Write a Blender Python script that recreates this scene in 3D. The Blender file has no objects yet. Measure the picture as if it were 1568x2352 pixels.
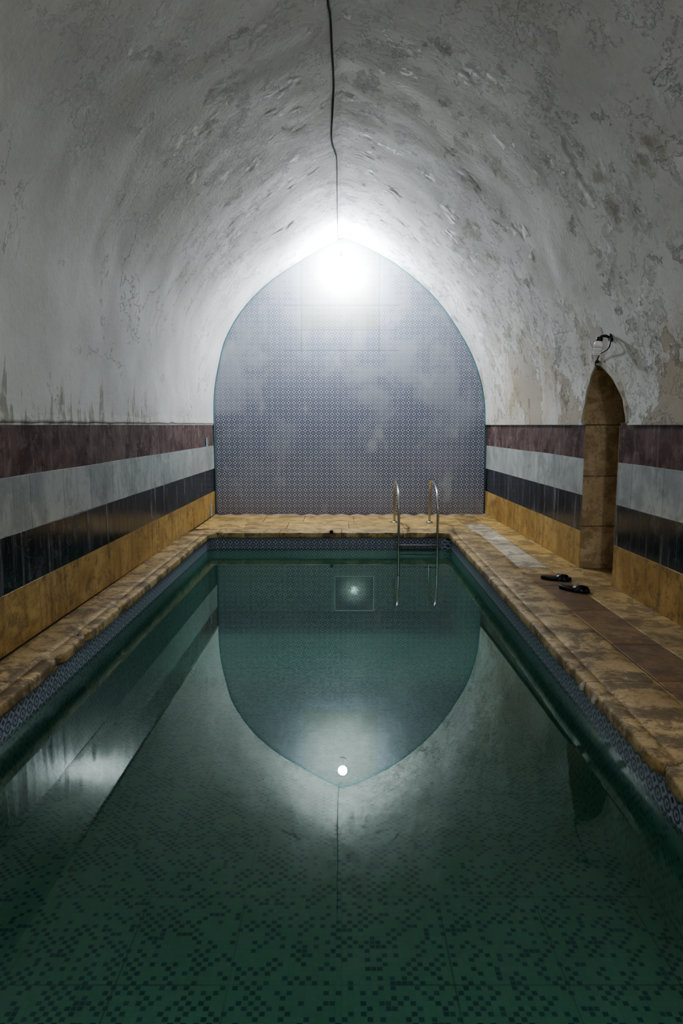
import bpy, math, random
from mathutils import Vector, noise, Matrix
random.seed(4)
H=1.45; D=11.15; WAT=-1.67; Y0=-2.2
TH=math.atan(200/1568); CT,ST=math.cos(TH),math.sin(TH)
col=bpy.context.scene.collection

# ---------------------------------------------------------------- helpers
def mesh_obj(name,verts,faces,mat=None,smooth=False,parent=None,mats=None,fm=None):
    me=bpy.data.meshes.new(name); me.from_pydata([tuple(v) for v in verts],[],faces); me.update()
    o=bpy.data.objects.new(name,me); col.objects.link(o)
    for m in (mats or ([mat] if mat else [])): me.materials.append(m)
    if fm:
        for p,i in zip(me.polygons,fm): p.material_index=i
    if smooth:
        for p in me.polygons: p.use_smooth=True
    if parent: o.parent=parent
    return o
def tag(o,label=None,cat=None,kind=None,group=None):
    if label:o["label"]=label
    if cat:o["category"]=cat
    if kind:o["kind"]=kind
    if group:o["group"]=group
    return o
def empty(name,loc):
    e=bpy.data.objects.new(name,None); e.location=loc; e.empty_display_size=.1; col.objects.link(e); return e
def catmull(pts,n=8):
    P=[Vector(p) for p in pts]; P=[2*P[0]-P[1]]+P+[2*P[-1]-P[-2]]; out=[]
    for i in range(1,len(P)-2):
        for k in range(n):
            t=k/n; a,b,c,d=P[i-1],P[i],P[i+1],P[i+2]
            out.append(.5*((2*b)+(c-a)*t+(2*a-5*b+4*c-d)*t*t+(3*b-a-3*c+d)*t**3))
    out.append(P[-2]); return out
def tube_geo(pts,r,seg=12,cap=True):
    pts=[Vector(p) for p in pts]; V=[];F=[]
    t0=(pts[1]-pts[0]).normalized(); up=Vector((0,0,1)) if abs(t0.z)<.9 else Vector((1,0,0))
    n=(up-up.dot(t0)*t0).normalized()
    for i,p in enumerate(pts):
        t=(pts[min(i+1,len(pts)-1)]-pts[max(i-1,0)]).normalized()
        n=(n-n.dot(t)*t).normalized(); b=t.cross(n)
        rr=r[i] if isinstance(r,(list,tuple)) else r
        for k in range(seg):
            a=2*math.pi*k/seg; V.append(p+rr*(math.cos(a)*n+math.sin(a)*b))
    for i in range(len(pts)-1):
        for k in range(seg):
            a=i*seg+k;b=i*seg+(k+1)%seg; F.append((a,b,b+seg,a+seg))
    if cap: F.append(tuple(range(seg))[::-1]); F.append(tuple(range(len(V)-seg,len(V))))
    return V,F
def tube(name,pts,r,mat,seg=12,parent=None):
    V,F=tube_geo(pts,r,seg); return mesh_obj(name,V,F,mat,True,parent)
def lathe(name,prof,mat,seg=24,parent=None,M=None):
    V=[];F=[]
    for r,z in prof:
        for k in range(seg):
            a=2*math.pi*k/seg; v=Vector((r*math.cos(a),r*math.sin(a),z)); V.append(M@v if M else v)
    for i in range(len(prof)-1):
        for k in range(seg):
            a=i*seg+k;b=i*seg+(k+1)%seg; F.append((a,b,b+seg,a+seg))
    F.append(tuple(range(seg))[::-1]); F.append(tuple(range(len(V)-seg,len(V))))
    return mesh_obj(name,V,F,mat,True,parent)

# ---------------------------------------------------------------- node helper
class NB:
    def __init__(s,name,rough=.6,spec=.5):
        s.m=bpy.data.materials.new(name); s.m.use_nodes=True; s.t=s.m.node_tree; s.n=s.t.nodes; s.l=s.t.links
        s.b=s.n["Principled BSDF"]; s.b.inputs["Roughness"].default_value=rough
        s.b.inputs["Specular IOR Level"].default_value=spec
        s.tc=s.n.new("ShaderNodeTexCoord"); s.co=s.tc.outputs["Object"]
        s.sep=s.n.new("ShaderNodeSeparateXYZ"); s.l.new(s.co,s.sep.inputs[0])
        s.x,s.y,s.z=s.sep.outputs
    def set(s,inp,v):
        if isinstance(v,bpy.types.NodeSocket): s.l.new(v,inp)
        elif v is not None:
            if isinstance(v,(tuple,list)) and len(v)==3 and inp.type=='RGBA': v=(*v,1)
            inp.default_value=v
    def f(s,op,a,b=None,c=None,clamp=False):
        n=s.n.new("ShaderNodeMath"); n.operation=op; n.use_clamp=clamp
        for i,v in enumerate((a,b,c)): 
            if v is not None: s.set(n.inputs[i],v)
        return n.outputs[0]
    def vec(s,x,y,z):
        n=s.n.new("ShaderNodeCombineXYZ"); s.set(n.inputs[0],x);s.set(n.inputs[1],y);s.set(n.inputs[2],z); return n.outputs[0]
    def mp(s,sc,v=None,loc=(0,0,0)):
        n=s.n.new("ShaderNodeMapping"); s.l.new(v or s.co,n.inputs[0]); n.inputs["Scale"].default_value=sc; n.inputs["Location"].default_value=loc; return n.outputs[0]
    def noise(s,scale,detail=6,rough=.6,v=None,dist=0):
        n=s.n.new("ShaderNodeTexNoise"); s.l.new(v or s.co,n.inputs["Vector"]); n.inputs["Scale"].default_value=scale
        n.inputs["Detail"].default_value=detail; n.inputs["Roughness"].default_value=rough; n.inputs["Distortion"].default_value=dist
        return n.outputs[0]
    def voro(s,scale,v=None,out=0,feature='F1'):
        n=s.n.new("ShaderNodeTexVoronoi"); n.feature=feature; s.l.new(v or s.co,n.inputs["Vector"]); n.inputs["Scale"].default_value=scale; return n.outputs[out]
    def white(s,v):
        n=s.n.new("ShaderNodeTexWhiteNoise"); s.l.new(v,n.inputs["Vector"]); return n.outputs[0]
    def step(s,v,a,b,lo=0.,hi=1.):
        n=s.n.new("ShaderNodeMapRange"); n.interpolation_type='SMOOTHSTEP'; s.set(n.inputs[0],v); s.set(n.inputs[1],a); s.set(n.inputs[2],b)
        n.inputs[3].default_value=lo; n.inputs[4].default_value=hi; return n.outputs[0]
    def mix(s,fac,a,b,mode='MIX'):
        n=s.n.new("ShaderNodeMix"); n.data_type='RGBA'; n.blend_type=mode; s.set(n.inputs[0],fac); s.set(n.inputs[6],a); s.set(n.inputs[7],b); return n.outputs[2]
    def color(s,c): s.set(s.b.inputs["Base Color"],c)
    def bump(s,h,st=.3,dist=.01):
        n=s.n.new("ShaderNodeBump"); n.inputs["Strength"].default_value=st; n.inputs["Distance"].default_value=dist
        s.l.new(h,n.inputs["Height"]); s.l.new(n.outputs[0],s.b.inputs["Normal"])

# ---------------------------------------------------------------- materials
def m_plaster():
    s=NB("aged_plaster",.75,.3)
    big=s.noise(.7,5,.6); med=s.noise(3.5,6,.55); fine=s.noise(28,6,.65)
    c=s.mix(s.step(big,.35,.65),(.55,.55,.545),(.68,.68,.675))
    right=s.step(s.x,-.5,1.0)
    crown=s.step(s.z,1.5,2.5)
    dmg=s.f('MAXIMUM',right,s.f('MULTIPLY',crown,.95))
    mild=s.noise(1.5,11,.72,v=s.mp((1.2,.8,1.2)),dist=.1)
    th=s.f('SUBTRACT',.66,s.f('MULTIPLY',dmg,.10))
    mm=s.step(s.f('SUBTRACT',mild,th),0.,.07)
    mm=s.f('MULTIPLY',mm,s.step(med,.40,.58))
    c=s.mix(s.f('MULTIPLY',mm,.7),c,(.25,.225,.16))
    m2=s.f('MULTIPLY',s.f('MULTIPLY',s.step(s.noise(4.2,12,.75,v=s.mp((1,.7,1),loc=(3,1,2))),.56,.61),dmg),s.step(s.noise(.8,4,.6,v=s.mp((1,1,1),loc=(5,0,0))),.46,.6))
    c=s.mix(s.f('MULTIPLY',m2,.38),c,(.31,.28,.21))
    low=s.f('MULTIPLY',s.step(s.z,1.8,.2),s.step(s.x,.6,1.6))
    pn=s.noise(1.5,10,.62,dist=.2)
    peel=s.step(s.f('ADD',pn,s.f('MULTIPLY',low,.13)),.62,.63)
    peel=s.f('MULTIPLY',peel,low)
    c=s.mix(s.f('MULTIPLY',peel,.75),c,(.34,.29,.21))
    seep=s.f('MULTIPLY',s.step(s.noise(1.1,5,.6,v=s.mp((1,1.4,.5))),.44,.64),low)
    c=s.mix(s.f('MULTIPLY',seep,.55),c,(.41,.33,.22))
    ck=s.step(s.f('ABSOLUTE',s.f('SUBTRACT',s.noise(1.1,9,.62,v=s.mp((1,1,1),loc=(9,2,4)),dist=.3),.5)),.0035,.001)
    ck=s.f('MULTIPLY',ck,s.step(s.noise(.7,3,.5,v=s.mp((1,1,1),loc=(1,7,3))),.45,.6))
    c=s.mix(s.f('MULTIPLY',ck,.5),c,(.2,.19,.16))
    dn=s.noise(1,5,.6,v=s.mp((1,7,.8)))
    left=s.f('MULTIPLY',s.step(s.x,-1.8,-2.),s.step(s.y,8.2,7.))
    dr=s.step(s.f('SUBTRACT',dn,s.f('MULTIPLY',s.z,.36)),.47,.51)
    dr=s.f('MULTIPLY',s.f('MULTIPLY',dr,left),s.step(s.z,.80,.15))
    dr=s.f('MULTIPLY',dr,s.step(s.noise(12,5,.6),.33,.55))
    c=s.mix(s.f('MULTIPLY',dr,.68),c,(.23,.205,.15))
    pv=s.voro(1.6,v=s.mp((1,1,1)),out=0); rg=s.noise(7,8,.72)
    pit=s.f('MULTIPLY',s.step(s.f('ADD',pv,s.f('MULTIPLY',rg,.75)),.46,.44),s.f('ADD',s.f('MULTIPLY',dmg,.8),.2))
    c=s.mix(s.f('MULTIPLY',pit,.5),c,(.22,.20,.15))
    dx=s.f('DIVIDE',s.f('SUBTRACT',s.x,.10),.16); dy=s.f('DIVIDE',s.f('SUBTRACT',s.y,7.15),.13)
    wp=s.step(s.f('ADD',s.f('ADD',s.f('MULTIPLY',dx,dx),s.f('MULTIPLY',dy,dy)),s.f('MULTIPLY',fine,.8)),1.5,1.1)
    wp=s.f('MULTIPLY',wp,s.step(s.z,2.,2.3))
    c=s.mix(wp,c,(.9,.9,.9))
    c=s.mix(s.f('MULTIPLY',s.step(fine,.45,.7),.10),c,(.3,.3,.28))
    s.color(c)
    flakes=s.noise(5,12,.74,v=s.mp((1,.8,1)),dist=.1)
    fl=s.f('MULTIPLY',s.step(flakes,.52,.535),s.step(s.noise(.9,4,.6),.45,.56))
    h=s.f('ADD',s.f('MULTIPLY',med,.22),s.f('MULTIPLY',fine,s.f('ADD',.05,s.f('MULTIPLY',dmg,.07))))
    h=s.f('SUBTRACT',h,s.f('MULTIPLY',peel,.2)); h=s.f('SUBTRACT',h,s.f('MULTIPLY',pit,.45)); h=s.f('SUBTRACT',h,s.f('MULTIPLY',m2,.25)); h=s.f('SUBTRACT',h,s.f('MULTIPLY',ck,.3))
    h=s.f('ADD',h,s.f('MULTIPLY',s.f('MULTIPLY',fl,dmg),s.step(s.z,.3,1.6,.2,.75))); h=s.f('ADD',h,s.f('MULTIPLY',s.noise(1.3,2,.5),1.0))
    s.bump(h,.85,.045)
    return s.m
def m_tile(name,wall=False,dark=1.):
    s=NB(name,.50 if wall else .28,.22 if wall else .5)
    c0=.088
    hh=s.f('ADD',s.x,s.y)
    u=s.f('SUBTRACT',s.f('FRACT',s.f('DIVIDE',hh,c0)),.5); v=s.f('SUBTRACT',s.f('FRACT',s.f('DIVIDE',s.z,c0)),.5)
    au=s.f('ABSOLUTE',u); av=s.f('ABSOLUTE',v)
    d=s.f('SQRT',s.f('ADD',s.f('MULTIPLY',u,u),s.f('MULTIPLY',v,v)))
    ring=s.step(s.f('ABSOLUTE',s.f('SUBTRACT',d,.33)),.09,.055)
    dot=s.step(d,.13,.10)
    dia=s.step(s.f('ADD',au,av),.78,.82)
    link=s.f('MULTIPLY',s.step(s.f('MINIMUM',au,av),.06,.04),s.step(d,.40,.42))
    edge=s.f('MULTIPLY',s.step(s.f('ABSOLUTE',s.f('SUBTRACT',au,av)),.07,.04),s.step(d,.42,.38))
    m=s.f('MAXIMUM',s.f('MAXIMUM',ring,dot),s.f('MAXIMUM',dia,s.f('MAXIMUM',link,s.f('MULTIPLY',edge,.6))))
    c=s.mix(m,(.45*dark,.475*dark,.53*dark),(.035,.05,.12))
    for a,off in ((hh,0.),(s.z,.03)):
        j=s.f('ABSOLUTE',s.f('SUBTRACT',s.f('FRACT',s.f('DIVIDE',s.f('ADD',a,off),c0*2)),.5))
        c=s.mix(s.f('MULTIPLY',s.step(j,.485,.495),.4),c,(.28,.31,.36))
    if wall:
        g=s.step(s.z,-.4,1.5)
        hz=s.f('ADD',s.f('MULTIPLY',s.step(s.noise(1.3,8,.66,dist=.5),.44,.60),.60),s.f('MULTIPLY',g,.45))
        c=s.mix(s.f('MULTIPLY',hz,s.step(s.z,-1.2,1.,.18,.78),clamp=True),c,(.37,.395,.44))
        br=s.step(s.z,-1.0,-1.45); c=s.mix(s.f('MULTIPLY',br,.35),c,(.22,.17,.12))
        cr=s.step(s.noise(2.5,8,.66,v=s.mp((1,1,.6))),.56,.68)
        c=s.mix(s.f('MULTIPLY',cr,.4),c,(.46,.48,.52))
        inr=s.f('MULTIPLY',s.step(s.f('ABSOLUTE',s.f('ADD',s.x,.02)),.62,.61),s.step(s.z,1.50,1.51))
        c=s.mix(s.f('MULTIPLY',inr,.4),c,(.27,.28,.17))
        c=s.mix(s.f('MULTIPLY',s.step(s.z,1.3,2.3),.2),c,(.15,.165,.17))  # upper tiles darkened in the colour to offset the lamp's glare
        for a,p in ((s.z,1.50),(s.z,1.88),(s.z,1.18),(s.x,-.64),(s.x,.60)):
            ln=s.step(s.f('ABSOLUTE',s.f('SUBTRACT',a,p)),.009,.004)
            lim=s.f('MULTIPLY',s.step(s.f('ABSOLUTE',s.x),.95,.9),s.step(s.z,1.1,1.15))
            c=s.mix(s.f('MULTIPLY',s.f('MULTIPLY',ln,lim),.5),c,(.10,.12,.13))
    s.color(c)
    s.bump(s.f('ADD',s.f('MULTIPLY',m,-.2),s.noise(4,3,.5)),.15,.01)
    return s.m
def m_marble(name,a,b,streak,amt,rough,joint,off,vert=.5,mott=1.,jc=(.03,.028,.025),spec=.5):
    s=NB(name,rough,spec)
    n1=s.noise(1.6*mott,10,.72,v=s.mp((1,1.3,1.1)),dist=.5); n2=s.noise(1,6,.6,v=s.mp((1,13,.9)),dist=.2)
    n4=s.noise(5*mott,10,.74,dist=.3)
    blk=s.white(s.vec(0.,s.f('FLOOR',s.f('DIVIDE',s.f('ADD',s.y,off),joint)),off))
    c=s.mix(s.step(n1,.38,.60),a,b)
    c=s.mix(s.f('MULTIPLY',blk,.45),c,a)
    c=s.mix(s.f('MULTIPLY',s.step(n2,.52,.72),amt*vert),c,streak)
    c=s.mix(s.f('MULTIPLY',s.step(n4,.50,.62),amt),c,streak)
    vein=s.step(s.f('ABSOLUTE',s.f('SUBTRACT',s.noise(2.2,8,.65,dist=.9),.5)),.010,.002)
    c=s.mix(s.f('MULTIPLY',vein,amt*.8),c,streak)
    j=s.f('ABSOLUTE',s.f('SUBTRACT',s.f('FRACT',s.f('DIVIDE',s.f('ADD',s.y,off),joint)),.5))
    jm=s.step(j,.493,.4965)
    c=s.mix(s.f('MULTIPLY',jm,.55),c,jc)
    s.color(c)
    s.set(s.b.inputs["Roughness"],s.step(n2,.3,.75,rough-.03,rough+.16))
    s.bump(s.f('SUBTRACT',s.f('MULTIPLY',n2,.5),jm),.35,.006)
    return s.m
def m_stone(name,a,b,dirt,amt=.6,rough=.5,tint=False,blocks=None,bump=.5,cross=None):
    s=NB(name,rough,.4)
    n1=s.noise(2.2,8,.65,dist=.6); n2=s.noise(4.5,12,.78,dist=.3); n3=s.noise(40,4,.6)
    c=s.mix(s.step(n1,.35,.65),a,b)
    if tint:
        at=s.n.new("ShaderNodeAttribute"); at.attribute_name="tint"; c=s.mix(1.,c,at.outputs["Color"],'MULTIPLY')
    c=s.mix(s.f('MULTIPLY',s.step(n2,.47,.55),amt),c,dirt)
    c=s.mix(s.f('MULTIPLY',s.step(n3,.5,.7),.4),c,dirt)
    h=s.f('ADD',s.f('MULTIPLY',n2,.8),s.f('MULTIPLY',n3,.3))
    if blocks:
        j=s.f('ABSOLUTE',s.f('SUBTRACT',s.f('FRACT',s.f('DIVIDE',s.z,blocks)),.5)); jm=s.step(j,.488,.495)
        c=s.mix(s.f('MULTIPLY',jm,.6),c,(.06,.045,.03)); h=s.f('SUBTRACT',h,jm)
    if cross:
        jy=s.f('ABSOLUTE',s.f('SUBTRACT',s.f('FRACT',s.f('DIVIDE',s.y,cross)),.5)); jx=s.f('ABSOLUTE',s.f('SUBTRACT',s.f('FRACT',s.f('DIVIDE',s.x,cross*.9)),.5))
        far=s.f('GREATER_THAN',s.y,9.1)
        jm=s.f('MAXIMUM',s.f('MULTIPLY',s.step(jy,.494,.497),s.f('SUBTRACT',1.,far)),s.f('MULTIPLY',s.step(jx,.494,.497),far))
        c=s.mix(s.f('MULTIPLY',jm,.8),c,(.045,.03,.018)); h=s.f('SUBTRACT',h,jm)
    s.color(c); s.set(s.b.inputs["Roughness"],s.step(n2,.35,.65,rough-.12,rough+.2))
    s.bump(h,bump,.018); return s.m
def m_mosaic(name,wall):
    s=NB(name,.35,.4)
    c0=.0235
    A=s.f('ADD',s.x,s.y) if wall else s.x; B=s.z if wall else s.y
    cx=s.f('FLOOR',s.f('DIVIDE',A,c0)); cy=s.f('FLOOR',s.f('DIVIDE',B,c0))
    r=s.white(s.vec(cx,cy,0.)); r2=s.white(s.vec(cx,cy,7.))
    fu=s.f('ABSOLUTE',s.f('SUBTRACT',s.f('FRACT',s.f('DIVIDE',A,c0)),.5)); fv=s.f('ABSOLUTE',s.f('SUBTRACT',s.f('FRACT',s.f('DIVIDE',B,c0)),.5))
    g=s.step(s.f('MAXIMUM',fu,fv),.41,.45)
    par=s.f('FLOORED_MODULO',s.f('ADD',cx,cy),2.)
    prob=s.f('ADD',.03,s.f('MULTIPLY',par,.50))
    dk=s.f('MULTIPLY',s.f('LESS_THAN',r,prob),s.f('SUBTRACT',1.,g))
    c=s.mix(r2,(.37,.61,.52),(.44,.69,.59))
    c=s.mix(s.f('MULTIPLY',g,.3),c,(.30,.50,.43))
    dcol=s.mix(r2,(.05,.15,.21),(.10,.25,.31))
    if wall: dcol=s.mix(.35,dcol,(.36,.58,.49))
    c=s.mix(dk,c,dcol)
    for a,p in ((A,.44),(s.f('ADD',B,.1),.5)):
        j=s.f('ABSOLUTE',s.f('SUBTRACT',s.f('FRACT',s.f('DIVIDE',a,p)),.5))
        c=s.mix(s.f('MULTIPLY',s.step(j,.489,.494),s.f('MULTIPLY',s.step(s.noise(1.2,2,.5),.35,.6),.6)),c,(.07,.15,.13))
    c=s.mix(s.f('MULTIPLY',s.step(s.noise(.8,4,.6),.4,.7),.22),c,(.14,.24,.21))
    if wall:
        c=s.mix(s.f('MULTIPLY',s.step(s.y,8.9,9.05),s.step(s.z,-2.65,-2.2,.10,.5)),c,(.62,.84,.76))  # far pool wall painted paler in place of the light it lacks
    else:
        c=s.mix(s.step(s.y,4.6,9.0,0.,.66),c,(.075,.14,.12))  # floor colour darkened toward the deep end, standing in for light absorbed by water
    s.color(c); return s.m
def m_water():
    m=bpy.data.materials.new("pool_water"); m.use_nodes=True; n=m.node_tree.nodes; l=m.node_tree.links; n.clear()
    o=n.new("ShaderNodeOutputMaterial"); mx=n.new("ShaderNodeMixShader"); m2=n.new("ShaderNodeMixShader"); tr=n.new("ShaderNodeBsdfTransparent"); gl=n.new("ShaderNodeBsdfGlossy"); df=n.new("ShaderNodeBsdfDiffuse")
    fr=n.new("ShaderNodeFresnel"); fr.inputs[0].default_value=1.48
    tr.inputs[0].default_value=(.68,.88,.81,1); gl.inputs["Color"].default_value=(.84,.95,.90,1); gl.inputs["Roughness"].default_value=.003
    df.inputs["Color"].default_value=(.028,.074,.058,1)
    # turbidity: the flatter the line of sight, the longer the path through cloudy water
    lw=n.new("ShaderNodeLayerWeight"); lw.inputs[0].default_value=.5
    c1=n.new("ShaderNodeMath"); c1.operation='SUBTRACT'; c1.inputs[0].default_value=1.03; l.new(lw.outputs["Facing"],c1.inputs[1])
    c2=n.new("ShaderNodeMath"); c2.operation='DIVIDE'; c2.inputs[0].default_value=-.22; l.new(c1.outputs[0],c2.inputs[1])
    c3=n.new("ShaderNodeMath"); c3.operation='EXPONENT'; l.new(c2.outputs[0],c3.inputs[0])
    l.new(c3.outputs[0],m2.inputs[0]); l.new(df.outputs[0],m2.inputs[1]); l.new(tr.outputs[0],m2.inputs[2])
    tc=n.new("ShaderNodeTexCoord"); nz=n.new("ShaderNodeTexNoise"); nz.inputs["Scale"].default_value=1.4; nz.inputs["Detail"].default_value=1
    bp=n.new("ShaderNodeBump"); bp.inputs["Strength"].default_value=.025; bp.inputs["Distance"].default_value=.01
    l.new(tc.outputs["Object"],nz.inputs["Vector"]); l.new(nz.outputs[0],bp.inputs["Height"])
    l.new(bp.outputs[0],gl.inputs["Normal"])
    l.new(fr.outputs[0],mx.inputs[0]); l.new(m2.outputs[0],mx.inputs[1]); l.new(gl.outputs[0],mx.inputs[2]); l.new(mx.outputs[0],o.inputs[0])
    return m
def m_simple(name,c,rough=.5,metal=0.,em=None,es=0.,var=.15):
    s=NB(name,rough); n=s.noise(25,3,.5); s.color(s.mix(s.f('MULTIPLY',n,var*2),c,tuple(k*.5 for k in c)))
    s.b.inputs["Metallic"].default_value=metal
    if em: s.b.inputs["Emission Color"].default_value=(*em,1); s.b.inputs["Emission Strength"].default_value=es
    return s.m
PL=m_plaster(); TILEW=m_tile("patterned_wall_tile",True); TILEP=m_tile("patterned_pool_tile",False,.7)
RED=m_marble("mauve_marble",(.062,.032,.028),(.145,.095,.085),(.27,.225,.20),.42,.18,.62,.1,.3,1.3,spec=.22)
WHT=m_marble("white_marble",(.31,.33,.33),(.46,.48,.47),(.17,.185,.175),.36,.10,.55,.3,1.0,spec=.2)
BLK=m_marble("black_marble",(.007,.008,.012),(.017,.020,.028),(.13,.135,.145),.32,.14,.6,.45,2.4,1.,(.07,.075,.085),spec=.4)
GLD=m_marble("yellow_limestone",(.29,.175,.055),(.47,.32,.125),(.10,.062,.03),.62,.40,.7,.2,.7,1.2,spec=.3)
COP=m_stone("worn_limestone_coping",(.32,.215,.085),(.52,.385,.19),(.075,.048,.026),.74,.42,cross=.93,bump=.8)
DECK=m_stone("stone_paving",(.70,.70,.70),(1.,1.,1.),(.09,.06,.032),.64,.42,tint=True,bump=.65)
NICHE=m_stone("tan_sandstone",(.46,.35,.21),(.58,.47,.31),(.25,.175,.10),.6,.65,blocks=.51,bump=.8)
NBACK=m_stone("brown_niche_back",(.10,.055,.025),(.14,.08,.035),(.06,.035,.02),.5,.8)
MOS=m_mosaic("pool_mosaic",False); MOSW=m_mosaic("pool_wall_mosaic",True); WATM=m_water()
STEEL=m_simple("stainless_steel",(.60,.60,.59),.25,1.)
DSTEEL=m_simple("dull_steel",(.14,.14,.14),.4,1.)
BLACKR=m_simple("black_rubber",(.012,.012,.014),.45); BLACKP=m_simple("black_plastic",(.015,.015,.017),.4)
CABLE=m_simple("matt_black_cable",(.012,.012,.012),.95)
TEAL=m_simple("teal_paint",(.08,.20,.23),.6); WHITEP=m_simple("white_plastic",(.85,.85,.84),.35)
PIPEM=m_simple("corroded_pipe",(.30,.28,.24),.5,var=.4)
BULB=m_simple("lit_bulb",(1,1,1),.4,0.,(.90,.95,1.),2000.,0.)
BULB2=m_simple("lit_bulb_entrance",(1,1,1),.4,0.,(.96,.98,1.),480.,0.)
TUBEG=m_simple("lamp_glass",(.92,.92,.92),.2); GROUND=m_simple("mortar_bed",(.07,.05,.03),.9)
BLUE=m_simple("blue_tape",(.25,.45,.60),.6)

# ---------------------------------------------------------------- room profile
def xl(Y): return -(2.165-.0083*Y)
def xr(Y): return 2.445-.0175*(Y-6)
def unproj_back(u,v):
    dx=(u-784)/1568; dy=(1176-v)/1568; Yd=CT+dy*ST; Z=-ST+dy*CT; return (dx/Yd*D, Z/Yd*D)
Lp=[(490,976),(492,900),(501,840),(515,785),(539,737),(568,697),(602,662),(642,630),(690,599),(740,569),(784,547)]
Rp=[(1114,976),(1113,930),(1106,885),(1088,826),(1059,769),(1022,712),(986,671),(945,634),(900,601),(850,573),(810,555),(784,547)]
def resample(P,n):
    P=[Vector((a,b,0)) for a,b in P]; C=catmull(P,10); L=[0]
    for i in range(1,len(C)): L.append(L[-1]+(C[i]-C[i-1]).length)
    out=[]; j=0
    for k in range(n+1):
        t=L[-1]*k/n
        while j<len(L)-2 and L[j+1]<t: j+=1
        f=(t-L[j])/(L[j+1]-L[j]); p=C[j].lerp(C[j+1],min(max(f,0),1)); out.append((p.x,p.y))
    return out
NL=64
PLf=resample([unproj_back(*p) for p in Lp],NL); PRt=resample([unproj_back(*p) for p in Rp],NL)
PLf[0]=(PLf[0][0],.0); PRt[0]=(PRt[0][0],.0)
def prof(P,t):
    t=max(0,min(1,t))*NL; i=min(int(t),NL-1); f=t-i
    return (P[i][0]*(1-f)+P[i+1][0]*f, P[i][1]*(1-f)+P[i+1][1]*f)
def tz(P,z):
    for i in range(NL):
        if P[i+1][1]>=z: return (i+(z-P[i][1])/max(1e-6,P[i+1][1]-P[i][1]))/NL
    return 1
NA,NBk,NC,NHh=5.84,6.84,6.36,.54
def arch_h(Y):
    if Y<=NA or Y>=NBk: return 0.
    t=(Y-NC)/((NC-NA) if Y<NC else (NBk-NC)); return NHh*max(0,1-abs(t)**1.3)**.52
def vault_pt(side,t,Y,disp=True):
    P=PLf if side<0 else PRt
    x,z=prof(P,t); sc=(xl(Y)/xl(D)) if side<0 else (xr(Y)/xr(D)); x*=sc
    if disp:
        n=noise.noise(Vector((x*.9,Y*.9,z*.9)))*.035+noise.noise(Vector((x*3,Y*3,z*3+5)))*.010
        k=min(1,t*8)*min(1,(D-Y)*1.5+.15)
        c=Vector((-x,0,.8-z)).normalized()*n*k; x+=c.x*(0 if t>.995 else 1); z+=c.z
    return Vector((x,Y,z))
Ys=[Y0]; 
while Ys[-1]<D-.01:
    y=Ys[-1]; st=.1
    if NA-.12<y<NBk+.05: st=.02
    if NA-.03<y<NA+.06 or NBk-.08<y<NBk+.02: st=.005
    Ys.append(min(D,y+st))
Ys=sorted(set([round(y,4) for y in Ys]+[NA,NC,NBk]))
V=[];F=[]
for side in (-1,1):
    base=len(V)
    for Y in Ys:
        t0=0
        if side>0:
            h=arch_h(Y)
            t0=tz(PRt,h) if h>0 else 0
        for k in range(NL+1):
            t=t0+(1-t0)*k/NL; p=vault_pt(side,t,Y); V.append(p)
    m=NL+1
    for i in range(len(Ys)-1):
        for k in range(NL):
            a=base+i*m+k; q=(a,a+1,a+m+1,a+m); F.append(q if side>0 else q[::-1])
ceil=mesh_obj("ceiling",V,F,PL,True); tag(ceil,"peeling off-white plaster pointed barrel vault","ceiling","structure")

V=[];F=[]
out=[(-2.12,-1.5)]+[(p[0]-.05,p[1]) for p in PLf[:-1]]+[(0,PLf[-1][1]+.05)]+[(p[0]+.05,p[1]) for p in PRt[:-1]][::-1]+[(2.40,-1.5)]
for x,z in out: V.append((x,D,z))
n=len(V)
for x,z in out: V.append((x,D+.12,z))
F=[tuple(range(n)),tuple(range(n,2*n))[::-1]]+[(i,i+n,(i+1)%n+n,(i+1)%n) for i in range(n)]
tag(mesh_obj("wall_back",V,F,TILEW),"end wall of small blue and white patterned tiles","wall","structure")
pts=[(xl(D)+.012,D-.012,-1.44)]+[(p[0]+.008,D-.012,p[1]) for p in PLf[1:-1:2]]+[(0,D-.012,PLf[-1][1]-.012)]
pts2=[(p[0]-.008,D-.012,p[1]) for p in PRt[1:-1:2]][::-1]+[(xr(D)-.012,D-.012,-1.44)]
tag(tube("trim_1",pts+pts2,.010,TEAL,6),"thin teal painted edging around the tiled end wall","trim","structure")
tag(mesh_obj("wall_front",[(-2.9,Y0,-1.5),(2.9,Y0,-1.5),(2.9,Y0,3.1),(-2.9,Y0,3.1)],[(0,3,2,1)],PL),"plain plaster wall","wall","structure")

# cladding
def band(name,side,segs,z0,z1,mat,label,th=.035,proud=0.):
    V=[];F=[]
    for ya,yb in segs:
        N=max(2,int((yb-ya)/.4)); b=len(V)
        for i in range(N+1):
            Y=ya+(yb-ya)*i/N; x=xl(Y) if side<0 else xr(Y); s=side; w=noise.noise(Vector((Y*1.3,z0,side)))*.002
            xi=x-s*(proud+w); xo=x+s*th; z1w=z1+noise.noise(Vector((Y*.8,z1*3,side)))*.008-.001; 
            V+= [(xi,Y,z0),(xi,Y,z1w-.002),(xi+s*.002,Y,z1w),(xo,Y,z1w),(xo,Y,z0)]
        for i in range(N):
            for k in range(5):
                a=b+i*5+k; a2=b+i*5+(k+1)%5; q=(a,a2,a2+5,a+5); F.append(q if side>0 else q[::-1])
        F.append(tuple(b+k for k in range(5))); F.append(tuple(b+N*5+k for k in range(5))[::-1])
    return tag(mesh_obj(name,V,F,mat),label,"trim","structure")
Ls=[(Y0,D-.001)]; Rs=[(Y0,6.04),(6.86,D-.001)]; zb=[-1.45,-1.068,-.703,-.331,.02]
desc=["yellow limestone base course","glossy black marble course","pale grey marble course","mauve-brown marble course"]
k=2
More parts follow.
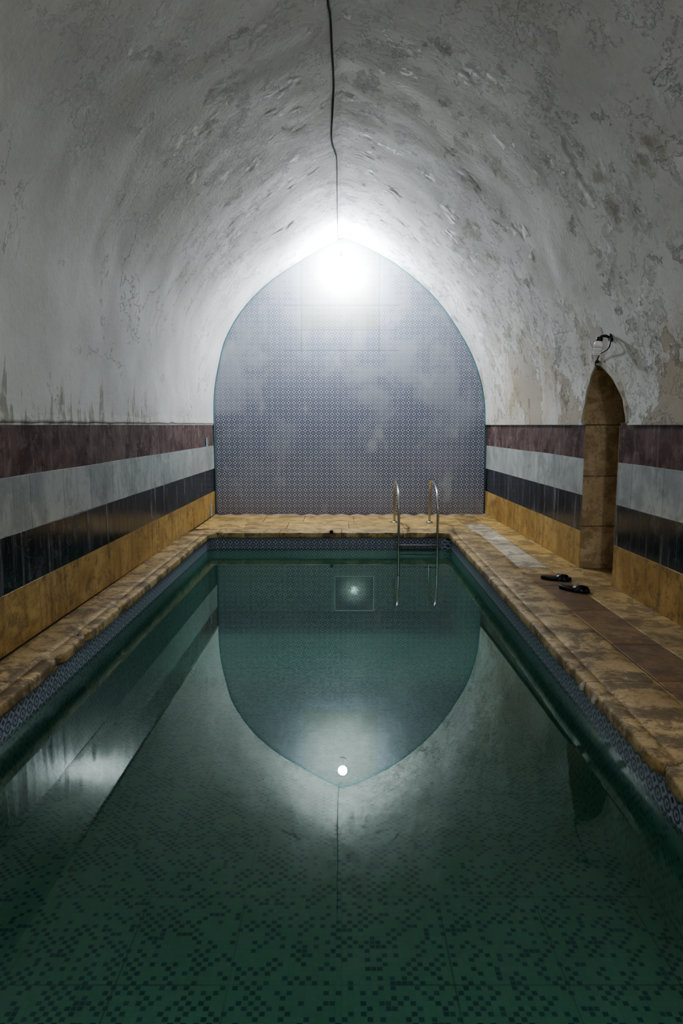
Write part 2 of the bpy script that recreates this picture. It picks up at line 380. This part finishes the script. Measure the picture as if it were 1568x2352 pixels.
for i,mt in enumerate((GLD,BLK,WHT,RED)):
    for side,sg in ((-1,Ls),(1,Rs)):
        nm=("baseboard_left" if side<0 else "baseboard_right") if i==0 else "trim_%d"%k
        if i: k+=1
        band(nm,side,sg,zb[i],zb[i+1],mt,desc[i]+" of the wall cladding",proud=.0 if i!=3 else -.004)
def backing(name,segs,side):
    V=[];F=[]
    for ya,yb in segs:
        b=len(V)
        for Y in (ya,yb):
            x=(xl(Y) if side<0 else xr(Y)); V+=[(x+side*.037,Y,-1.5),(x+side*.037,Y,.0),(x+side*.15,Y,.0),(x+side*.15,Y,-1.5)]
        F+=[(b+i,b+(i+1)%4,b+4+(i+1)%4,b+4+i) for i in range(4)]+[(b,b+3,b+2,b+1),(b+4,b+5,b+6,b+7)]
    tag(mesh_obj(name,V,F,PL),"masonry wall behind the marble cladding","wall","structure")
backing("wall_left",Ls,-1); backing("wall_right",[(Y0,5.98),(6.92,D)],1)
for side,sg,nm in ((-1,Ls,"trim_20"),(1,[(Y0,NA),(NBk,D)],"trim_21")):
    V=[];F=[]
    for ya,yb in sg:
        N=int((yb-ya)/.05); b=len(V)
        for i in range(N+1):
            Y=ya+(yb-ya)*i/N; x=xl(Y) if side<0 else xr(Y); w=.006+.006*noise.noise(Vector((Y*6,0,side))); zz=.018+.012*noise.noise(Vector((Y*5,9,side)))
            V+=[(x+side*.01,Y,zz-.004),(x-side*w,Y,zz),(x-side*w,Y,zz+.02),(x-side*.0,Y,.13)]
        for i in range(N):
            for q in range(3):
                a=b+i*4+q; f=(a,a+1,a+5,a+4); F.append(f if side>0 else f[::-1])
    tag(mesh_obj(nm,V,F,PL,True),"ragged plaster edge above the marble cladding","trim","structure")

# ---------------------------------------------------------------- niche
out=[(6.852,-1.45),(6.852,0.)]
ar=[]
NN=60
for i in range(NN+1):
    a=math.pi*i/NN; Y=.5*(NA+NBk)+.5*(NBk-NA)*math.cos(a); ar.append((Y,arch_h(Y)))
out+=ar+[(6.048,0.),(6.048,-1.45)]
XN=2.90
def wallx(Y,z):
    if z<=0.001: return xr(Y)
    return vault_pt(1,tz(PRt,z),Y).x
V=[(wallx(Y,z)-.001,Y,z) for Y,z in out]+[(XN,Y,z) for Y,z in out]
n=len(out); F=[(i,i+1,i+1+n,i+n) for i in range(n-1)]+[tuple(range(n,2*n))]
fm=[0]*(n-1)+[1]
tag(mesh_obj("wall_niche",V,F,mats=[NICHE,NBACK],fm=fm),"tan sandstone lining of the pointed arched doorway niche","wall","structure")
V=[];F=[]
sec=[(0,0),(0,.014),(.030,.016),(.055,.0)]
for i,(Y,z) in enumerate(ar):
    if i==0: nd=Vector((1,0))
    elif i==NN: nd=Vector((-1,0))
    else:
        y0,z0=ar[i-1];y1,z1=ar[i+1]; t=Vector((y1-y0,z1-z0)).normalized(); nd=Vector((t.y,-t.x))
        if nd.dot(Vector((Y-NC,z+.05)))<0: nd=-nd
    rg=1+.5*noise.noise(Vector((Y*11,z*11,4)))
    for o_,h_ in sec:
        yy=Y+nd.x*o_*rg; zz=max(.0,z+nd.y*o_*rg); V.append((wallx(yy,zz)-h_*rg,yy,zz))
for i in range(NN):
    for q in range(3):
        a=i*4+q; F.append((a,a+4,a+5,a+1))
RIMP=m_stone("pale_plaster_rim",(.44,.42,.36),(.56,.54,.48),(.30,.26,.19),.6,.75,bump=.8)
tag(mesh_obj("trim_22",V,F,RIMP,True),"raised plaster moulding around the niche arch","trim","structure")

# ---------------------------------------------------------------- pool, coping, deck
PX0,PX1,PYA,PYB=-1.77,1.448,.25,9.13
def warp(x,Y):
    k=min(1,max(0,(x+1.77)/3.2)); return x+.0125*(Y-9.13)*k
def ring_path(step=.12,r=.10):
    pts=[]
    def line(a,b,nrm):
        L=(Vector(b)-Vector(a)).length; N=max(1,int(L/step))
        for i in range(N): pts.append((Vector(a).lerp(Vector(b),i/N),Vector(nrm)))
    def arc(c,a0,a1):
        for i in range(6):
            a=a0+(a1-a0)*i/6; d=Vector((math.cos(a),math.sin(a))); pts.append((Vector(c)+d*r,d))
    x0,x1,y0,y1=PX0,PX1,PYA,PYB
    line((x1,y0+r),(x1,y1-r),(1,0)); arc((x1-r,y1-r),0,math.pi/2)
    line((x1-r,y1),(x0+r,y1),(0,1)); arc((x0+r,y1-r),math.pi/2,math.pi)
    line((x0,y1-r),(x0,y0+r),(-1,0)); arc((x0+r,y0+r),math.pi,1.5*math.pi)
    line((x0+r,y0),(x1-r,y0),(0,-1)); arc((x1-r,y0+r),1.5*math.pi,2*math.pi)
    return pts
RP=ring_path(.04)
sec=[(.06,-1.525),(.015,-1.522),(.004,-1.515),(.0,-1.50),(.001,-1.466),(.004,-1.453),(.010,-1.447),(.05,-1.445),(.085,-1.445),(.090,-1.453),(.099,-1.454),(.104,-1.446),(.135,-1.444),(.20,-1.443),(.27,-1.443),(.325,-1.444),(.33,-1.449),(.33,-1.50)]
V=[];F=[];m=len(sec)
for i,(p,nn) in enumerate(RP):
    w=.33+max(0,nn.x)*.07
    j1=noise.noise(Vector((p.x*4,p.y*4,0)))*.004+noise.noise(Vector((p.x*1.3,p.y*1.3,3)))*.004+noise.noise(Vector((p.x*18,p.y*18,3)))*.005
    chip=max(0,noise.noise(Vector((p.x*7,p.y*7,7)))-.30)*.11
    for q,(o_,z) in enumerate(sec):
        oo=o_ if o_<.13 else .135+(o_-.135)*(w-.135)/.195
        oo=oo+(j1+(chip if q<8 else 0))*max(0,1-o_/.2) 
        zz=z+(noise.noise(Vector((p.x*4,p.y*4,q*.4)))*.0015+noise.noise(Vector((p.x*15,p.y*15,q*.9)))*.002 if z>-1.5 else 0)-(chip*.5 if 2<q<9 else 0)
        x=p.x+nn.x*oo;y=p.y+nn.y*oo; V.append((warp(x,y),y,zz))
N=len(RP)
for i in range(N):
    for q in range(m-1):
        a=i*m+q;b=((i+1)%N)*m+q; F.append((a,a+1,b+1,b))
tag(mesh_obj("trim_30",V,F,COP,True),"worn moulded limestone coping around the pool edge","trim","structure")

def fz(Y): 
    z=-2.16 if Y<3.2 else -2.16-(Y-3.2)*.10
    if Y>8.4: z+=.35*(Y-8.4)**2
    return z
V=[];F=[]; fm=[]
ring=[]
for p,nn in RP: 
    x=p.x+nn.x*.04;y=p.y+nn.y*.04; ring.append((warp(x,y),y))
N=len(ring)
lev=[lambda y:-1.50, lambda y:WAT-.03, lambda y:fz(y)-.001]
for L in lev:
    for x,y in ring: V.append((x,y,L(y)))
for q in range(2):
    for i in range(N):
        a=q*N+i;b=q*N+(i+1)%N; F.append((a,b,b+N,a+N)); fm.append(0 if q==0 else 1)
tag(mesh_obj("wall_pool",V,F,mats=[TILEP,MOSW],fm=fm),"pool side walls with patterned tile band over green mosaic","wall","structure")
V=[];F=[]
ys=[0.1,1,2,3.2]+[3.2+i*.5 for i in range(1,11)]+[8.2+i*.1 for i in range(1,11)]
for y in ys: V+=[(-1.95,y,fz(y)),(1.65,y,fz(y))]
for i in range(len(ys)-1): F.append((2*i,2*i+1,2*i+3,2*i+2))
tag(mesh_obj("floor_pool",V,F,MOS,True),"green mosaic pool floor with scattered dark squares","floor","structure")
V=[(x,y,WAT) for x,y in ring]
w=mesh_obj("pool_water",V,[tuple(range(N))],WATM); tag(w,"still green pool water reflecting the vault","water")

# deck
V=[];F=[]
for (xa,xb,ya,yb) in ((-2.25,-1.85,Y0,D+.02),(1.50,2.95,Y0,D+.02),(-1.85,1.5,9.22,D+.02),(-1.85,1.5,Y0,.18)):
    b=len(V)
    for z in (-1.60,-1.462):
        V+=[(xa,ya,z),(xb,ya,z),(xb,yb,z),(xa,yb,z)]
    F+=[(b,b+3,b+2,b+1),(b+4,b+5,b+6,b+7)]+[(b+i,b+(i+1)%4,b+4+(i+1)%4,b+4+i) for i in range(4)]
tag(mesh_obj("floor",V,F,GROUND),"mortar bed under the paving stones","floor","structure")
V=[];F=[];T=[]
def slab(xa,xb,ya,yb,tint,g=.0035):
    b=len(V); dz=random.uniform(-.0015,.0015); e=.004
    f=random.uniform(.8,1.15); tint=tuple(c*f for c in tint)
    V.extend([(xa+g,ya+g,-1.475),(xb-g,ya+g,-1.475),(xb-g,yb-g,-1.475),(xa+g,yb-g,-1.475)])
    V.extend([(xa+g,ya+g,-1.453+dz),(xb-g,ya+g,-1.453+dz),(xb-g,yb-g,-1.453+dz),(xa+g,yb-g,-1.453+dz)])
    V.extend([(xa+g+e,ya+g+e,-1.449+dz),(xb-g-e,ya+g+e,-1.449+dz),(xb-g-e,yb-g-e,-1.449+dz),(xa+g+e,yb-g-e,-1.449+dz)])
    fs=[(b+8,b+9,b+10,b+11)]+[(b+s+i,b+s+(i+1)%4,b+s+4+(i+1)%4,b+s+4+i) for s in (0,4) for i in range(4)]
    F.extend(fs); T.extend([tint]*len(fs))
TAN=(.47,.335,.15); CRM=(.80,.71,.56); BRN=(.23,.125,.04); YEL=(.55,.38,.145)
def row(xa,xb,ya,yb,ln,fn):
    y=ya
    while y<yb-.02:
        l=ln*random.uniform(.8,1.25); y2=min(yb,y+l)
        if yb-y2<.15: y2=yb
        slab(xa,xb,y,y2,fn(.5*(y+y2))); y=y2
row(1.56,1.80,Y0,9.5,.7,lambda y:TAN)
row(1.80,2.12,Y0,6.55,.75,lambda y:BRN)
row(1.80,2.12,6.55,6.85,.35,lambda y:TAN)
row(1.80,2.12,6.85,9.9,.5,lambda y:CRM)
row(1.80,2.12,9.9,10.9,.5,lambda y:YEL)
row(2.12,2.62,Y0,6.04,.6,lambda y:TAN)
slab(2.12,XN,6.04,6.86,TAN)
row(2.12,2.44,6.86,10.9,.6,lambda y:YEL)
for (ya,yb) in ((9.50,10.15),(10.15,10.9)):
    x=-2.06
    while x<1.79:
        x2=min(1.80,x+random.uniform(.6,.95)); 
        if 1.80-x2<.2:x2=1.80
        slab(x,x2,ya,yb,YEL); x=x2
for (ya,yb) in ((Y0,-1.3),(-1.3,-.2)):
    x=-2.15
    while x<1.55:
        x2=min(1.56,x+.7); slab(x,x2,ya,yb,TAN); x=x2
o=mesh_obj("floor_paving",V,F,DECK); tag(o,"worn tan, cream and brown stone paving slabs","floor","structure")
at=o.data.attributes.new("tint",'FLOAT_COLOR','FACE')
for i,c in enumerate(T): at.data[i].color=(*c,1)
s=NB("diamond_floor_tile",.4)
u=s.f('ABSOLUTE',s.f('SUBTRACT',s.f('FRACT',s.f('DIVIDE',s.x,.26)),.5)); v=s.f('DIVIDE',s.f('SUBTRACT',s.y,10.9),.24)
t=s.f('LESS_THAN',s.f('MULTIPLY',u,2.),v); c=s.mix(t,(.40,.33,.26),(.05,.03,.035)); c=s.mix(s.step(s.noise(6,5,.6),.45,.65),c,(.32,.22,.12)); s.color(c)
V=[(-2.06,10.905,-1.449),(2.35,10.905,-1.449),(2.35,D,-1.449),(-2.06,D,-1.449),(-2.06,10.905,-1.47),(2.35,10.905,-1.47),(2.35,D,-1.47),(-2.06,D,-1.47)]
F=[(0,1,2,3),(4,7,6,5),(0,4,5,1),(1,5,6,2),(2,6,7,3),(3,7,4,0)]
tag(mesh_obj("floor_border",V,F,s.m),"row of triangle-patterned floor tiles along the end wall","floor","structure")

# ---------------------------------------------------------------- ladder
lad=empty("pool_ladder",(1.03,10.1,-1.45)); tag(lad,"stainless steel pool ladder with two curved handrails","pool ladder")
def loc(pts): return [Vector(p)-Vector(lad.location) for p in pts]
for xa,xb in ((.79,.765),(1.315,1.285)):
    c=[(xa,10.12,-1.45),(xa,10.12,-1.2),(xa,10.12,-.98),(xa,10.08,-.86),(xa,9.97,-.79),(xa,9.82,-.775),(xb,9.55,-.80),(xb,9.30,-.84),(xb,9.13,-.92),(xb,9.05,-1.05),(xb,9.03,-1.25),(xb,9.03,-1.6),(xb,9.03,-2.02)]
    tube("handrail",loc(catmull(c,6)),.0185,STEEL,16,lad)
    M=Matrix.Translation(Vector((xa,10.12,-1.448))-Vector(lad.location))
    lathe("anchor_flange",[(.05,0),(.05,.008),(.04,.018),(.023,.022)],STEEL,24,lad,M)
for z in (-1.60,-1.90):
    V=[];F=[]
    a=Vector((.765,9.03,z));b=Vector((1.285,9.03,z)); sec=[(-.03,-.010),(-.03,.006),(-.025,.009),(.025,.009),(.03,.006),(.03,-.010)]
    for e in (a,b):
        for y,zz in sec: V.append(e+Vector((0,y,zz))-Vector(lad.location))
    F=[(i,(i+1)%6,(i+1)%6+6,i+6) for i in range(6)]+[tuple(range(6))[::-1],tuple(range(6,12))]
    mesh_obj("rung",V,F,DSTEEL,False,lad)

# ---------------------------------------------------------------- sandals
def sandal(loc_,ang,label,flip):
    e=empty("sandal",loc_); e.rotation_euler=(0,0,ang); tag(e,label,"sandal",group="black slide sandals on the paving")
    n=40; ctr=[]
    for i in range(n):
        a=2*math.pi*i/n; x=.138*math.cos(a); wdt=.048+.007*math.cos(a)-.006*math.cos(2*a); y=wdt*math.sin(a)+.006*math.cos(a)*flip
        ctr.append((x,y))
    V=[];F=[]
    for (sc,z) in ((.94,.0),(1.,.006),(1.,.022),(.97,.029),(.90,.026),(.0,.023)):
        for x,y in ctr:
            lift=.010*max(0,-(x)/.138)+.006*max(0,x/.138)**2
            V.append((x*sc,y*sc,z+(lift if z>.02 else 0)))
    for q in range(5):
        for i in range(n):
            a=q*n+i;b=q*n+(i+1)%n; F.append((a,b,b+n,a+n))
    F.append(tuple(range(n))[::-1])
    mesh_obj("sole",V,F,BLACKR,True,e)
    for s0,s1 in ((.015,.095),(.09,.02)):
        V=[];F=[];K=16
        for k in range(K+1):
            a=math.pi*k/K; xm=s0+(s1-s0)*k/K; yy=-math.cos(a)*.056; zz=.012+math.sin(a)**.8*.052*(1-.35*(xm-.02)/.1)
            hw=.026
            for dx,dz in ((-hw,.0),(-hw,.004),(hw,.001),(hw,-.003)):
                V.append((xm+dx,yy,zz+dz))
        for k in range(K):
            for q in range(4):
                a=k*4+q;b=k*4+(q+1)%4; F.append((a,b,b+4,a+4))
        F.append((0,1,2,3)); F.append((K*4+3,K*4+2,K*4+1,K*4))
        mesh_obj("strap",V,F,BLACKR,True,e)
sandal((2.02,6.30,-1.449),math.radians(-20),"black rubber slide sandal nearer the niche",1)
sandal((2.045,5.87,-1.449),math.radians(-38),"black rubber slide sandal with raised cross strap",-1)

# ---------------------------------------------------------------- main lamp
def place(u,v,Y):
    dx=(u-784)/1568; dy=(1176-v)/1568; Yd=CT+dy*ST; Z=-ST+dy*CT; return Vector((dx/Yd*Y,Y,Z/Yd*Y))
lp=Vector((.02,D,2.42)); la=empty("wall_lamp",lp); tag(la,"glowing round bulb lamp on the tiled end wall","lamp")
M=Matrix.Rotation(math.radians(90),4,'X')
lathe("lamp_base",[(.07,0.),(.07,.02),(.05,.03),(.018,.04),(.018,.22),(.028,.23),(.028,.26)],WHITEP,24,la,M)
pr=[]
for i in range(13):
    a=math.pi*i/12; pr.append((max(.002,.075*math.sin(a)),.325-.075*math.cos(a)))
b=lathe("bulb",pr,BULB,24,la,M); b["label"]="glowing white bulb"
le=empty("entrance_lamp",(.48,-1.9,1.93)); tag(le,"lit globe lamp above the pool entrance","lamp")
M2=Matrix.Rotation(math.radians(-90),4,'X')@Matrix.Translation((0,0,-.3))
lathe("lamp_base",[(.07,0.),(.07,.02),(.05,.03),(.028,.04),(.028,.14)],WHITEP,24,le,M2)
lathe("bulb",[(max(.002,.12*math.sin(math.pi*i/12)),.25-.12*math.cos(math.pi*i/12)) for i in range(13)],BULB2,24,le,M2)

# ---------------------------------------------------------------- crown cable
cp=[(750,-80),(753,0),(757,25),(760,60),(762,110),(765,160),(766,205),(763,260),(761,310),(767,345),(773,370),(774,450),(775,520),(778,552)]
pts=[]
for u,v in cp:
    dy=(1176-v)/1568; Yd=CT+dy*ST; Z=-ST+dy*CT; zc=PLf[-1][1]-.035; t=zc/Z; Y=min(t*Yd,D-.02); t=Y/Yd
    pts.append(Vector(((u-784)/1568*t,Y,zc-.004)))
pts=[Vector((pts[0].x-.02,2.6,zc-.004))]+pts+[Vector((.0,D-.02,2.62))]
sm=catmull(pts,6)
for i,p in enumerate(sm):
    P=PLf if p.x<0 else PRt; sd=-1 if p.x<0 else 1
    if p.z>2.75:
        for k in range(200):
            q=vault_pt(sd,1-k/200*.2,p.y)
            if abs(q.x)>=abs(p.x): break
        p.z=q.z-.010
rr=[.0075 if p.y<7.5 else .0055 for p in sm]
tag(tube("electric_cable",sm,rr,CABLE,8),"thin black electric cable running along the vault crown","cable")

# ---------------------------------------------------------------- side lamp fixture above niche
q=vault_pt(1,tz(PRt,.74),5.98)
fx=empty("niche_lamp",q); tag(fx,"unlit compact fluorescent bulb in a black socket above the niche","lamp")
lathe("wall_mount",[(.035,-.01),(.035,.012),(.02,.022)],BLACKP,20,fx,Matrix.Rotation(math.radians(-90),4,'Y'))
tube("bracket_arm",catmull([(-.01,0,0),(-.05,0,.015),(-.085,0,.008),(-.095,0,-.015)],5),.012,BLACKP,8,fx)
Mb=Matrix.Translation((-.098,0,-.005))@Matrix.Rotation(math.radians(8),4,'Y')@Matrix.Rotation(math.pi,4,'X')@Matrix.Scale(1.15,4)
lathe("lamp_socket",[(.018,-.008),(.024,.0),(.024,.018),(.020,.022)],BLACKP,20,fx,Mb)
lathe("bulb_body",[(.018,.020),(.028,.028),(.033,.041),(.033,.065),(.026,.07)],WHITEP,20,fx,Mb)
sp=[]
for i in range(90):
    a=i/90*2*math.pi*3.5; sp.append(Mb@Vector((.024*math.cos(a),.024*math.sin(a),.073+i/90*.050)))
tube("spiral_tube",sp,.0078,TUBEG,8,fx)
wp=[(-.015,0,.01),(-.02,-.04,-.02),(-.03,-.03,-.09)]
ap=Vector((wallx(NC,NHh+.02)-.03,NC-.03,NHh+.03))-q
wp+=[ap*.7+Vector((-.02,-.02,0)),ap,ap+Vector((-.01,.01,-.02)),ap+Vector((.02,0,-.06))]
tube("wire",catmull(wp,6),.006,BLACKP,8,fx)
lathe("wire_clamp",[(.012,-.014),(.02,-.006),(.02,.006),(.012,.014)],BLACKP,12,fx,Matrix.Translation(ap))

# ---------------------------------------------------------------- underwater panel
up=empty("underwater_light",(.175,9.165,-2.31)); tag(up,"square glass underwater light set in the pool wall","pool light")
s=NB("panel_glass",.12); r=s.f('SQRT',s.f('ADD',s.f('MULTIPLY',s.x,s.x),s.f('POWER',s.f('SUBTRACT',s.z,.06),2.)))
s.color((.20,.36,.30)); s.b.inputs["Emission Color"].default_value=(.9,1,.95,1)
n_=s.noise(60,3,.6)
s.set(s.b.inputs["Emission Strength"],s.f('MULTIPLY',s.f('ADD',s.f('MULTIPLY',s.step(r,.26,.0),.55),s.f('MULTIPLY',s.step(r,.08,.0),2.)),s.f('ADD',s.step(n_,.35,.65),.35)))
PAN=s.m; RIM=m_simple("panel_rim",(.6,.8,.75),.35,em=(.7,1,.9),es=.2)
def box(name,x0,x1,y0,y1,z0,z1,mat,parent):
    V=[(x,y,z) for z in (z0,z1) for x,y in ((x0,y0),(x1,y0),(x1,y1),(x0,y1))]
    return mesh_obj(name,V,[(0,3,2,1),(4,5,6,7),(0,1,5,4),(1,2,6,5),(2,3,7,6),(3,0,4,7)],mat,False,parent)
box("glass_panel",-.26,.26,-.012,.0,-.22,.25,PAN,up)
V=[];F=[]
for s_,y in ((1.,-.0),(1.,-.016),(.96,-.016),(.96,-.0)):
    V+=[(-.268*s_,y,.015-.243*s_),(.268*s_,y,.015-.243*s_),(.268*s_,y,.015+.243*s_),(-.268*s_,y,.015+.243*s_)]
for q_ in range(3):
    for i in range(4): F.append((q_*4+i,q_*4+(i+1)%4,q_*4+4+(i+1)%4,q_*4+4+i))
mesh_obj("rim",V,F,RIM,False,up)

# ---------------------------------------------------------------- pipe stubs, drain, tape
for i,(y,a) in enumerate(((3.74,.3),(3.55,-.2))):
    x=warp(1.448,y)-.002; e=empty("water_pipe",(x,y,-1.48)); tag(e,"short corroded pale pipe stub poking from the coping","pipe",group="pipe stubs in the coping")
    tube("pipe",catmull([(.05,.01,.0),(.02,.0,.010),(-.008,-.005,.004),(-.014,-.01,-.02)],5),.014,PIPEM,14,e)
    tube("collar",[(.012,0,.010),(-.004,-.002,.008)],.019,PIPEM,14,e)
dr=place(761,1222,9.12); e=empty("drain_outlet",dr); tag(e,"small round black drain outlet in the coping edge","drain")
lathe("outlet_ring",[(.026,0),(.026,.012),(.022,.015),(.020,.006)],BLACKP,20,e,Matrix.Rotation(math.radians(90),4,'X'))
lathe("outlet_hole",[(.020,0),(.020,.004)],BLACKR,20,e,Matrix.Rotation(math.radians(90),4,'X'))
for (y,z0,z1) in ((10.55,-.33,-.20),(10.75,-1.44,-1.25)):
    x=xl(y)+.004; V=[];F=[]
    for k in range(7):
        t=k/6; w_=.035+.006*math.sin(k*2.3); zz=z0+(z1-z0)*t
        V+=[(x,y-w_,zz),(x+.003,y-w_,zz),(x+.003,y+w_,zz),(x,y+w_,zz)]
    for k in range(6):
        for q_ in range(4): F.append((k*4+q_,k*4+(q_+1)%4,k*4+4+(q_+1)%4,k*4+4+q_))
    F+=[(0,1,2,3),(27,26,25,24)]
    tag(mesh_obj("tape_strip",V,F,BLUE),"faded light blue tape strip stuck on the marble wall","tape",group="blue tape strips")

# ---------------------------------------------------------------- shift so the deck is at z=0
for o in list(bpy.data.objects):
    if o.parent is None: o.location.z+=H
cam=bpy.data.cameras.new("camera"); c=bpy.data.objects.new("camera",cam); col.objects.link(c)
c.location=(0,0,H); c.rotation_euler=(math.pi/2-TH,0,0); cam.sensor_fit='VERTICAL'; cam.sensor_height=36; cam.sensor_width=24; cam.lens=24; cam.clip_start=.05
bpy.context.scene.camera=c
wd=bpy.data.worlds.new("world"); wd.use_nodes=True; wd.node_tree.nodes["Background"].inputs[0].default_value=(.02,.02,.025,1); bpy.context.scene.world=wd
vs=bpy.context.scene.view_settings; vs.view_transform='AgX'; vs.exposure=-.15
try: vs.look='AgX - Medium High Contrast'
except Exception as ex: print(ex)
